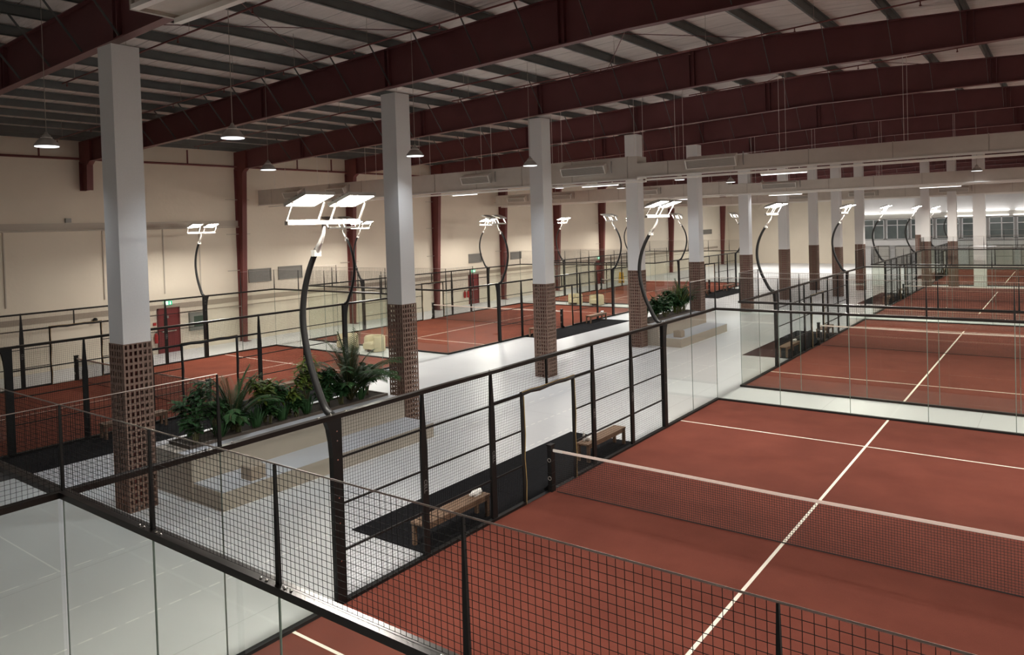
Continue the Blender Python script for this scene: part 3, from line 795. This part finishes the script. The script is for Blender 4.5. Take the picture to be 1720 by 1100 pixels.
def shrub(x, y, z, h, ns, rnd, lab, m='leaf2', lw=.09, ll=.26, rosette=7, flowers=0, name='leafy_shrub', grp='bedding plants'):
    t = thing(name, lab, 'plant', (x, y, z), 0, grp)
    st = MB(); lf = MB(); fl = MB()
    for i in range(ns):
        a = rnd.uniform(0, 6.28); r = rnd.uniform(.05, .32)*h
        top = Vector((r*math.cos(a), r*math.sin(a), h*rnd.uniform(.55, .95)))
        mid = top*.5+Vector((rnd.uniform(-.05, .05), rnd.uniform(-.05, .05), .05))
        st.tube([(rnd.uniform(-.05, .05), rnd.uniform(-.05, .05), 0), mid, top], [.016, .012, .007], 5)
        for lev, q in ((0, top), (.2, top*.8+mid*.2), (.5, top*.5+mid*.5)):
            for k in range(rosette):
                b = 6.28*k/rosette+rnd.uniform(-.4, .4); el = rnd.uniform(-.1, .8)
                leaf(lf, q, (math.cos(b)*math.cos(el), math.sin(b)*math.cos(el), math.sin(el)), ll*rnd.uniform(.75, 1.2), lw, rnd.uniform(.4, 1.1))
        if i < flowers:
            for k in range(6): leaf(fl, top+Vector((0,0,.06)), (math.cos(k), math.sin(k), .6), .09, .05, .1, n=2)
    st.build('stems', M['stem'], t); lf.build('leaves', M[m], t)
    if flowers: fl.build('flowers', M['petal'], t)
def spears(x, y, z, h, n, rnd, lab, m='leaf3', grp='bedding plants'):
    t = thing('sword_plant', lab, 'plant', (x, y, z), 0, grp); lf = MB()
    for i in range(n):
        a = rnd.uniform(0, 6.28); el = rnd.uniform(1.0, 1.5)
        leaf(lf, (.1*math.cos(a), .1*math.sin(a), 0), (math.cos(a)*math.cos(el), math.sin(a)*math.cos(el), math.sin(el)), h*rnd.uniform(.6, 1.05), .06, .15, n=4, fold=.4)
    lf.build('blades', M[m], t)
rn = random.Random(11); Z = 1.05; XP = -7.3
palm(XP, 10.75, Z, 1.8, 52, rn, 'tall dark green feathery palm in the first bed, near its far end', spread=1.25)
palm(XP-.05, 6.95, Z, 1.45, 34, rn, 'fan of dark palm fronds in the first bed, left of the yellow green shrubs', spread=1.3)
shrub(XP, 5.95, Z, 1.45, 15, rn, 'bushy dark green shrub in the first bed, seen through mesh beside the nearest column', 'leaf3', .1, .24)
shrub(XP, 7.85, Z, 1.2, 9, rn, 'yellow green leafy shrub with pale blossoms, middle left of the first bed', 'leaf2', .085, .3, 8, 2)
shrub(XP, 8.6, Z, .85, 9, rn, 'low yellow green shrub with long drooping leaves in the first bed', 'leaf2', .08, .3)
shrub(XP-.1, 9.25, Z, 1.55, 10, rn, 'tall yellow green shrub standing behind the curved floodlight pole in the first bed', 'leaf2', .08, .3, 8)
shrub(XP, 9.9, Z, 1.05, 14, rn, 'dense dark round shrub below the curved floodlight pole in the first bed', 'leaf3', .08, .22)
shrub(XP, 11.4, Z, 1.0, 7, rn, 'dark broad leaved plant on bare stems next to the second white column', 'leaf3', .2, .34, 5)
XF = -7.05
shrub(XP-.1, 8.25, Z, 1.0, 10, rn, 'mid green leafy plant filling the first bed between the two yellow green shrubs', 'leaf1', .09, .26, 8)
shrub(XF, 10.2, Z, .6, 9, rn, 'low leafy ground plant in front of the tall feathery palm', 'leaf3', .1, .22, 7)
shrub(XF, 8.65, Z, .5, 8, rn, 'low leafy ground plant at the trough edge, middle of the first bed', 'leaf1', .09, .22, 7)
shrub(XF, 7.85, Z, .5, 7, rn, 'low leafy ground plant at the trough edge beneath the blossoming shrub', 'leaf1', .09, .22, 7)
shrub(XP, 6.45, Z, .9, 9, rn, 'dark leafy plant between the bushy shrub and the fan palm', 'leaf3', .1, .24, 7)
spears(XF, 10.9, Z, .45, 22, rn, 'spiky clump at the trough edge right of the palm stem')
spears(XF, 6.4, Z, .5, 26, rn, 'clump of short upright leaves at the trough edge, front of the first bed')
spears(XF, 7.4, Z, .55, 32, rn, 'spiky dark sword plant at the trough edge below the fan palm')
spears(XF, 8.2, Z, .5, 30, rn, 'spiky sword plant at the trough edge below the yellow green shrubs')
spears(XF, 9.0, Z, .5, 26, rn, 'small spiky clump at the trough edge in the middle of the first bed')
shrub(XF, 5.75, Z, .6, 6, rn, 'low broad leaved plant at the front corner of the first bed beside the column', 'leaf3', .14, .24, 5)
shrub(XF, 6.9, Z, .55, 7, rn, 'low leafy plant at the trough edge between two spiky clumps, left part', 'leaf3', .12, .22, 6)
shrub(XF, 9.55, Z, .55, 7, rn, 'low leafy plant at the trough edge under the dense dark shrub', 'leaf1', .1, .22, 6)
shrub(XP, 29.9, Z, 1.0, 12, rn, 'round leafy bush with small pale blooms at the near end of the far bed', 'leaf3', .12, .26, 7, 4)
shrub(XP, 30.9, Z, 1.05, 12, rn, 'green leafy bush with white blooms, second in the far bed', 'leaf3', .12, .28, 7, 4)
shrub(XP, 31.9, Z, 1.1, 12, rn, 'green leafy bush with white blooms, third in the far bed', 'leaf3', .12, .28, 7, 3)
shrub(XF, 30.4, Z, .7, 10, rn, 'low bush with white blooms at the front edge of the far bed, nearer one', 'leaf3', .1, .24, 7, 5)
shrub(XF, 31.5, Z, .7, 10, rn, 'low bush with white blooms at the front edge of the far bed, middle one', 'leaf3', .1, .24, 7, 5)
shrub(XP-.1, 32.6, Z, 1.3, 12, rn, 'tall dark leafy bush behind the white blooms in the far bed', 'leaf1', .12, .3, 7)
shrub(XF, 33.0, Z, .9, 12, rn, 'leafy bush with a few white blooms at the foot of the tall blades', 'leaf3', .12, .28, 7, 3)
spears(XP, 33.3, Z, 1.6, 26, rn, 'tall bright green banana like blades in the far bed', 'leaf2')
palm(XP, 33.9, Z, 1.7, 30, rn, 'dark feathery palm at the far end of the far bed, beside the fifth white column')
shrub(XP, 34.4, Z, 1.3, 14, rn, 'dense dark bush under the palm at the far end of the far bed', 'leaf3', .12, .28, 7)
palm(XP-.1, 31.3, Z, 1.5, 8, rn, 'sparse arching fronds above the bushes near the fourth white column', spread=1.6)

# ------------------------------------------------------------------ armchairs between the left courts
def build_armchair():
    t = thing('tub_armchair', '', 'armchair')
    m_ = MB(); n = 24; R, r = .46, .30; H = .66
    # U shaped shell, open towards -y
    angs = [math.radians(-50+280*i/n) for i in range(n+1)]
    prof = [(R-.02, .02), (R, .06), (R, H-.06), (R-.05, H), (r+.05, H), (r, H-.06), (r, .3)]
    vs = []
    for a in angs:
        for q, z in prof: vs.append((q*math.cos(a), q*math.sin(a)*.95, z))
    k = len(prof); fs = []
    for i in range(n):
        for j in range(k-1): fs.append((i*k+j, (i+1)*k+j, (i+1)*k+j+1, i*k+j+1))
    fs += [tuple(range(k)), tuple(range(n*k+k-1, n*k-1, -1))]
    m_._add(vs, fs, True); m_.build('shell', M['sofa'], t)
    m_ = MB(); m_.bevbox(-.31, .31, -.43, .28, .14, .4, .05); m_.build('seat_cushion', M['sofa'], t)
    m_ = MB(); m_.lathe([(.3, 0), (.3, .14)], (0, -.03, 0), 20); m_.build('plinth', M['trough'], t)
    return t
arm0 = build_armchair(); arm0.location = (-19.4, 21.35, 0); arm0.rotation_euler = (0, 0, .05); arm0.scale = (1.15, 1.15, 1.15)
arm0['label'] = 'cream tub armchair, left one of the pair between the nearest and middle left courts'; arm0['group'] = 'cream tub armchairs'
copy_tree(arm0, 'cream tub armchair, right one of the pair between the nearest and middle left courts', (-17.75, 21.6, 0), -.05)
copy_tree(arm0, 'cream tub armchair, left one of the far pair behind the middle left court', (-19.7, 43.6, 0), .05)
copy_tree(arm0, 'cream tub armchair, right one of the far pair behind the middle left court', (-17.9, 43.6, 0), -.1)
m_ = MB(); m_.prism([(-.16, 0), (-.12, 0), (.0, .62), (.12, 0), (.16, 0), (.03, .66), (-.03, .66)], 'x', -.13, .13); o = m_.build('caution_sign', M['yellow']); o.location = (-22.6, 43.7, 0)
o.location = (-25.6, 62.0, 0); o.scale = (1.6, 1.6, 1.6); tag(o, 'small yellow folding caution sign far off by the cream wall', 'floor sign')

# ------------------------------------------------------------------ doors, signs and fittings on the left wall
def wall_door(n, y, label):
    m_ = MB(); m_.box(XL, XL+.05, -.52, .52, 0, 2.2); o = m_.build('door_%d' % n, M['door']); o.location = (0, y, 0); struct(o, label)
    f = MB(); f.box(XL, XL+.08, -.6, -.52, 0, 2.28); f.box(XL, XL+.08, .52, .6, 0, 2.28); f.box(XL, XL+.08, -.6, .6, 2.2, 2.28); f.build('door_frame', M['doorf'], o)
    f = MB(); f.box(XL+.05, XL+.13, -.4, .36, 1.06, 1.11); f.build('push_bar', M['chrome'], o)
    f = MB(); f.box(XL+.05, XL+.054, -.12, .0, 1.75, 1.88); f.build('notice', M['grille'], o)
    s = thing('exit_sign', f'lit green exit sign above the {label}'.replace(' in the cream wall', ''), 'sign', (XL+.02, y, 2.42), 0, 'green exit signs')
    b = MB(); b.box(0, .06, -.2, .2, 0, .2); b.build('sign_body', M['sign'], s)
    g_ = MB()
    # white running figure and arrow
    g_.box(.06, .064, -.17, -.02, .02, .18); g_.build('sign_field', M['signw'], s)
    g_ = MB(); g_.box(.064, .067, -.10, -.07, .13, .16); g_.bar((.065, -.09, .13), (.065, -.1, .075), .003, .025, up=(0,1,0)); g_.bar((.065, -.1, .075), (.065, -.06, .03), .003, .016, up=(0,1,0)); g_.bar((.065, -.1, .075), (.065, -.15, .045), .003, .016, up=(0,1,0)); g_.bar((.065, -.13, .11), (.065, -.05, .10), .003, .014); g_.build('running_figure', M['sign'], s)
    g_ = MB(); g_.box(.06, .064, .08, .11, .06, .17); g_.prism([(.05, .09), (.14, .09), (.095, .025)], 'x', .06, .064); g_.build('arrow', M['signw'], s)
wall_door(1, 16.35, 'dark red fire door in the cream wall behind the nearest left court')
wall_door(2, 41.1, 'dark red fire door in the cream wall behind the middle left court')
wall_door(3, 60.6, 'dark red fire door in the cream wall behind the farthest left court')
def vent(y, z, w_, h_, lab):
    t = thing('wall_vent', lab, 'vent', (XL, y, z), 0, 'grey wall vents')
    m_ = MB(); m_.box(0, .06, -w_/2, w_/2, -h_/2, -h_/2+.04); m_.box(0, .06, -w_/2, w_/2, h_/2-.04, h_/2); m_.box(0, .06, -w_/2, -w_/2+.04, -h_/2, h_/2); m_.box(0, .06, w_/2-.04, w_/2, -h_/2, h_/2); m_.build('frame', M['vent'], t)
    m_ = MB(); m_.box(0, .01, -w_/2, w_/2, -h_/2, h_/2)
    k = int(h_/.07)
    for i in range(k): m_.bar((.03, -w_/2, -h_/2+.07*i+.04), (.03, w_/2, -h_/2+.07*i+.04), .04, .012)
    m_.build('louvres', M['vent'], t)
vent(21.9, 3.55, 1.5, .75, 'grey louvred vent immediately right of the third red wall column')
vent(24.0, 3.58, 1.7, .75, 'grey louvred vent, right hand one of the two side by side vents')
vent(41.4, 3.5, 1.6, .7, 'grey louvred vent high on the wall above the second red fire door')
vent(46.8, 3.45, 1.5, .6, 'grey louvred vent beyond the third column between court fences')
vent(88.5, 4.4, 3.0, .6, 'wide grey vent at the far end of the cream wall')
t = thing('hose_cabinet', 'grey fire hose cabinet with dark window beside the nearest red fire door', 'cabinet', (XL, 17.95, .95))
m_ = MB(); m_.box(0, .18, -.5, .5, 0, .95); m_.build('body', M['cab'], t)
m_ = MB(); m_.box(.18, .2, -.42, .42, .08, .87); d = m_.build('door', M['cab'], t)
m_ = MB(); m_.box(.2, .205, -.3, .3, .2, .75); m_.build('door_window', M['cabg'], d)
def extinguisher(y, lab):
    t = thing('fire_extinguisher', lab, 'fire extinguisher', (XL+.12, y, .55), 0, 'red fire extinguishers')
    m_ = MB(); m_.lathe([(.0, 0), (.08, .01), (.085, .04), (.085, .42), (.06, .48), (.025, .52)], (0, 0, 0), 14); m_.build('cylinder', M['redbox'], t)
    m_ = MB(); m_.box(-.02, .02, -.03, .03, .52, .56); m_.bar((0, -.02, .58), (0, .12, .6), .02); m_.build('valve', M['black'], t)
    m_ = MB(); m_.tube([(0, .03, .55), (0, .12, .5), (.02, .13, .3), (.02, .11, .15)], .012, 6); m_.build('hose', M['black'], t)
extinguisher(15.62, 'red fire extinguisher on the wall left of the nearest red door')
extinguisher(39.9, 'red fire extinguisher left of the second red door, farther from it')
extinguisher(40.3, 'red fire extinguisher left of the second red door, closer to it')
m_ = MB(); m_.box(XL, XL+.08, -.07, .07, 0, .14); o = m_.build('alarm_call_point', M['redbox']); o.location = (0, 15.6, 1.45); tag(o, 'small red alarm call point left of the nearest red door', 'alarm')
m_ = MB(); m_.lathe([(.1, 0), (.1, .06), (.07, .12), (.0, .13)], (0, 0, 0), 14); o = m_.build('wall_camera', M['black']); o.location = (XL+.1, 12.7, 2.05); tag(o, 'small dark round camera on the cream wall left of the nearest lattice column', 'camera')
m_ = MB(); m_.box(0, .1, -.12, .12, 0, .2); o = m_.build('junction_box', M['vent']); o.location = (XL, 11.7, 6.68); tag(o, 'small grey junction box on top of the high wall trunking', 'electrical box')

# ------------------------------------------------------------------ air ducts
def build_duct(y, parts, lab, name='air_duct', diff=(), seg=2.4, pipes=True):
    t = thing(name, lab, 'duct', (0, y, 0), 0, 'suspended air ducts')
    for (x0, x1, z0, z1, d) in parts:
        m_ = MB(); m_.box(x0, x1, 0, d, z0, z1); m_.build('duct_body', M['duct'], t)
        j = MB(); x = x0+seg*.5
        while x < x1:
            j.box(x-.012, x+.012, -.012, d+.012, z0-.012, z1+.012); x += seg
        j.build('joint_strips', M['ductline'], t)
        if pipes:
            m_ = MB(); m_.box(x0, x1, -.05, .06, z0-.05, z0+.01); m_.box(x0, x1, d-.1, d, z0-.12, z0-.05); m_.build('support_channel', M['gframe'], t)
    for (x, w_, z) in diff:
        m_ = MB(); m_.prism([(-.02, z+.32), (-.30, z+.18), (-.16, z-.12), (-.02, z-.12)], 'x', x-w_/2, x+w_/2)
        b = m_.build('outlet_box', M['duct'], t)
        f = MB(); A = (-.305, z+.18); B = (-.165, z-.12)
        def F(xx, u): return (xx, A[0]+(B[0]-A[0])*u-.004, A[1]+(B[1]-A[1])*u)
        for x0_, x1_, u in ((x-w_/2, x+w_/2, .03), (x-w_/2, x+w_/2, .97)): f.bar(F(x0_, u), F(x1_, u), .03, .03)
        for xx in (x-w_/2, x+w_/2): f.bar(F(xx, 0), F(xx, 1), .035, .03)
        f.build('outlet_frame', M['gframe'], b)
        g_ = MB()
        for i in range(9): g_.bar(F(x-w_/2+.03, .08+.1*i), F(x+w_/2-.03, .08+.1*i), .012, .01)
        g_.build('outlet_grille', M['grille'], b)
        k = MB(); k.tube([(x+w_/2+.2, -.03, z+.35), (x+w_/2+.2, -.06, z+.1), (x+w_/2+.2, -.03, z-.1)], .02, 6); k.build('damper_lever', M['vent'], b)
    for (x0, x1, z0, z1, d) in parts:
        x = x0+1.5
        while x < x1:
            h = MB(); h.bar((x, .02, z1), (x, .02, rb(x)+.9), .012); h.bar((x, d-.02, z1), (x, d-.02, rb(x)+.9), .012); h.build('hanger_rod', M['gframe'], t); x += 3.6
    return t
build_duct(21.5, [(-26.6, -3.4, 7.5, 8.32, .75), (-3.4, 24, 7.55, 8.05, .75)], 'long beige air duct crossing the whole hall just behind the third white column',
           diff=[(-23.4, 1.3, 7.86), (-19.9, 1.3, 7.86), (-10.9, 1.5, 7.86), (-5.6, 1.9, 7.86), (-.55, 1.75, 7.8), (12, 1.7, 7.8)])
build_duct(43.4, [(-26.6, -8, 7.5, 8.32, .75), (-8, 24, 7.48, 8.1, .75)], 'second long beige air duct crossing the hall behind the fifth white column',
           diff=[(-24.5, 1.6, 7.86), (-20.4, 1.6, 7.86), (-13.6, 1.6, 7.86), (-4.8, 2.0, 7.8), (15, 1.7, 7.8)])
build_duct(65.5, [(-26.6, 24, 7.3, 8.0, .75)], 'third and farthest long beige air duct crossing the hall', diff=[(-21, 2, 7.6), (-9.5, 2, 7.6), (-4.6, 2, 7.6), (2, 2, 7.6)])
t = build_duct(1.35, [(-.55, 12, 8.93, 9.75, .65)], 'beige air duct end at the top of view, above and right of the nearest column', diff=())
m_ = MB(); m_.box(-.6, -.54, -.04, .69, 8.88, 9.8); m_.build('end_flange', M['ductline'], t)

# ------------------------------------------------------------------ pendant lamps
def build_pendant():
    t = thing('pendant_lamp', '', 'lamp')
    m_ = MB(); m_.lathe([(.26, 0), (.262, .015), (.20, .10), (.15, .16), (.09, .19), (.09, .24), (.05, .27), (.02, .33)], (0, 0, 0), 24); m_.build('shade', M['lampm'], t)
    m_ = MB(); m_.lathe([(.245, -.012), (.245, 0.0)], (0, 0, 0), 24); m_.build('diffuser', M['lampg'], t)
    m_ = MB(); m_.lathe([(.12, .18), (.12, .2)], (0, 0, 0), 18); m_.build('cooling_ring', M['gframe'], t)
    la = bpy.data.lights.new('pendant_beam', 'SPOT'); la.energy = BAY_W; la.color = (.86, .93, 1.0); la.spot_size = math.radians(132); la.spot_blend = 1.0; la.shadow_soft_size = .2
    lo = bpy.data.objects.new('lamp_beam', la); COL.objects.link(lo); lo.parent = t; lo.location = (0, 0, -.03)
    return t
pen0 = build_pendant()
PL = [(-5.3, 5.9, 8, 'bright white pendant lamp right of the nearest white column, largest lamp in view'), (-5.8, 12.2, 8, 'grey pendant lamp hanging beside the second white column'),
      (-5.9, 18.2, 8, 'grey pendant lamp hanging in front of the third white column'), (-7.0, 24.7, 8, 'pendant lamp just right of the third white column, before the long duct'),
      (-6.7, 32.9, 8, 'pendant lamp between the fourth and fifth white columns'), (-6.1, 38.6, 8, 'pendant lamp hanging right of the fifth white column'),
      (-6.3, 44.8, 8, 'pendant lamp hanging near the sixth white column'), (-9.0, 3.6, 8, 'grey pendant lamp at far left against the cream wall'),
      (-11.8, 11.5, 8, 'pendant lamp left of the lit floodlight pair, in front of the wall'), (-12.8, 22.9, 8, 'pendant lamp hanging before the left part of the long duct'),
      (-14.2, 33.2, 8, 'small pendant lamp under the duct right of the third white column'), (-12.5, 37.5, 8, 'small pendant lamp left of the fourth white column'),
      (-13.0, 43.7, 8, 'small dim pendant lamp between the fourth and fifth columns, lowest there'), (5.4, 42.6, 8, 'pendant lamp below the ducts at the right edge of the hall'),
      (-1.3, 89.0, 7.7, 'distant lit pendant lamp before the office windows'), (5.4, 12.0, 8.6, 'pendant lamp above the nearest right court, out of frame'), (5.4, 27.0, 8.6, 'pendant lamp above the second right court')]
PL = PL[:15]+[(-17.5, 74, 8, 'added pendant fill lamp over the empty floor behind the left courts, nearest of four'), (-20, 86, 8, 'added pendant fill lamp over the empty floor, leftmost of the four by the end wall'),  # the four last lamps are added to brighten the dark far end
            (-13.5, 84, 8, 'added pendant fill lamp over the empty floor, third of four'), (-8.5, 80, 8, 'added pendant fill lamp near the corridor end, rightmost of four')]
for i, (x, y, z, l) in enumerate(PL):
    if i == 0: pl = pen0
    else: pl = copy_tree(pen0s, l, (x, y, z))
    if i == 0:
        pen0.location = (x, y, z); pen0['label'] = l; pen0['group'] = 'pendant lamps'
        pen0s = copy_tree(pen0)
    if i == 1:
        for c in kids(pl):
            if c.type == 'LIGHT': c.data = c.data.copy(); c.data.energy = BAY_W*.4
    if i >= 15:
        for c in kids(pl):
            if c.type == 'LIGHT':
                if i == 15:
                    wide = c.data.copy(); wide.spot_size = math.radians(176); wide.energy = 2200; wide.color = (1, .95, .88)  # broad strong beam, so the added lamps fill the end walls
                c.data = wide
    m_ = MB(); m_.tube([(0, 0, .3), (0, 0, rt(x)+.28-z)], .008, 5); m_.build('cable', M['ductline'], pl)
for c in kids(pen0s): bpy.data.objects.remove(c)
bpy.data.objects.remove(pen0s)
# batten tube lights under the ducts and by the office
def batten(x, y, z, L, lab):
    m_ = MB(); m_.cur = 0; m_.bevbox(-L/2, L/2, -.06, .06, .02, .08, .01); m_.cur = 1; m_.box(-L/2+.03, L/2-.03, -.05, .05, -.005, .02)
    o = m_.build('batten_light', [M['gframe'], M['tube']]); o.location = (x, y, z); tag(o, lab, 'light', 'batten tube lights')
    for q in (-L/3, L/3): h = MB(); h.box(q-.01, q+.01, -.01, .01, .08, .26); h.build('hanger', M['gframe'], o)
for x, y, z, L, lab in [(1.7, 21.9, 7.33, 1.5, 'white batten light under the long duct, right of the fifth column'), (-12.0, 21.9, 7.32, 1.4, 'white batten light under the duct left of the third column'),
                        (-5.2, 21.9, 7.32, 1.6, 'white batten light under the duct in front of the fourth column'), (-11.2, 43.8, 7.3, 1.8, 'white batten light under the second duct, right of the fifth column'),
                        (-4.6, 43.8, 7.28, 2.0, 'white batten light under the second duct, right of the seventh column'), (3.6, 43.8, 7.28, 2.0, 'white batten light under the second duct at far right')]:
    batten(x, y, z, L, lab)

# ------------------------------------------------------------------ far end office front
t0 = None
Yo = 95.4
def win(n, x0, x1, z0, z1):
    m_ = MB(); m_.box(x0, x1, Yo+.4, Yo+.55, z0, z1); o = m_.build('window_%d' % n, M['pane']); struct(o)
    f = MB(); fw = .09
    f.box(x0, x1, Yo+.3, Yo+.42, z0, z0+fw); f.box(x0, x1, Yo+.3, Yo+.42, z1-fw, z1); f.box(x0, x0+fw, Yo+.3, Yo+.42, z0, z1); f.box(x1-fw, x1, Yo+.3, Yo+.42, z0, z1)
    f.box((x0+x1)/2-.05, (x0+x1)/2+.05, Yo+.3, Yo+.42, z0, z1); f.box(x0, x1, Yo+.3, Yo+.42, z1-.75, z1-.66)
    f.build('window_frame', M['wframe'], o)
n = 1; x = -10.6
while x < 12:
    win(n, x, x+2.3, 2.9, 5.3); n += 1; x += 2.55
m_ = MB(); m_.box(-11, 25, Yo, Yo+.6, 2.2, 2.85); struct(m_.build('trim_3', M['white']), 'white parapet band below the office windows')
m_ = MB(); m_.box(-11, 25, Yo+.1, Yo+.6, 5.35, 5.95); struct(m_.build('trim_4', M['office']))
for i, (x0, x1, z) in enumerate([(-10.8, -2.5, 6.05), (-1.8, 4.0, 6.05), (4.6, 12, 6.05), (-2.0, 4.0, 5.45), (4.4, 12, 5.45)]):
    m_ = MB(); m_.box(x0, x1, Yo-.05, Yo+(.1 if z < 5.9 else .58), z-(.04 if z < 5.9 else .1), z+.06); o = m_.build('linear_light', M['strip'])
    tag(o, ['long glowing light strip above the far doorway area, left part', 'long glowing light strip above the office windows, upper middle', 'long glowing light strip above the office windows, upper right',
            'glowing light strip right over the office windows, lower middle', 'glowing light strip right over the office windows, lower right'][i], 'light', 'light strips on the far office')
for i, x in enumerate((-9.5, -7.2, -4.9, -2.8, .2, 2.6, 5.0)):
    m_ = MB(); m_.box(x, x+1.7, Yo+.35, Yo+.5, 0, 2.1); o = m_.build('office_panel', M['office']); tag(o, f'pale glazed panel of the far ground floor office front, {ordw[i]} from the left', 'partition', 'far office panels')
    f = MB(); f.box(x, x+.07, Yo+.3, Yo+.36, 0, 2.1); f.box(x+1.63, x+1.7, Yo+.3, Yo+.36, 0, 2.1); f.box(x, x+1.7, Yo+.3, Yo+.36, 2.03, 2.1); f.box(x, x+1.7, Yo+.3, Yo+.36, .9, .96); f.build('panel_frame', M['vent'], o)

for o in bpy.data.objects:
    if o.get('label') and len(o['label'].split()) > 16: print('LONG', o.name, o['label'])
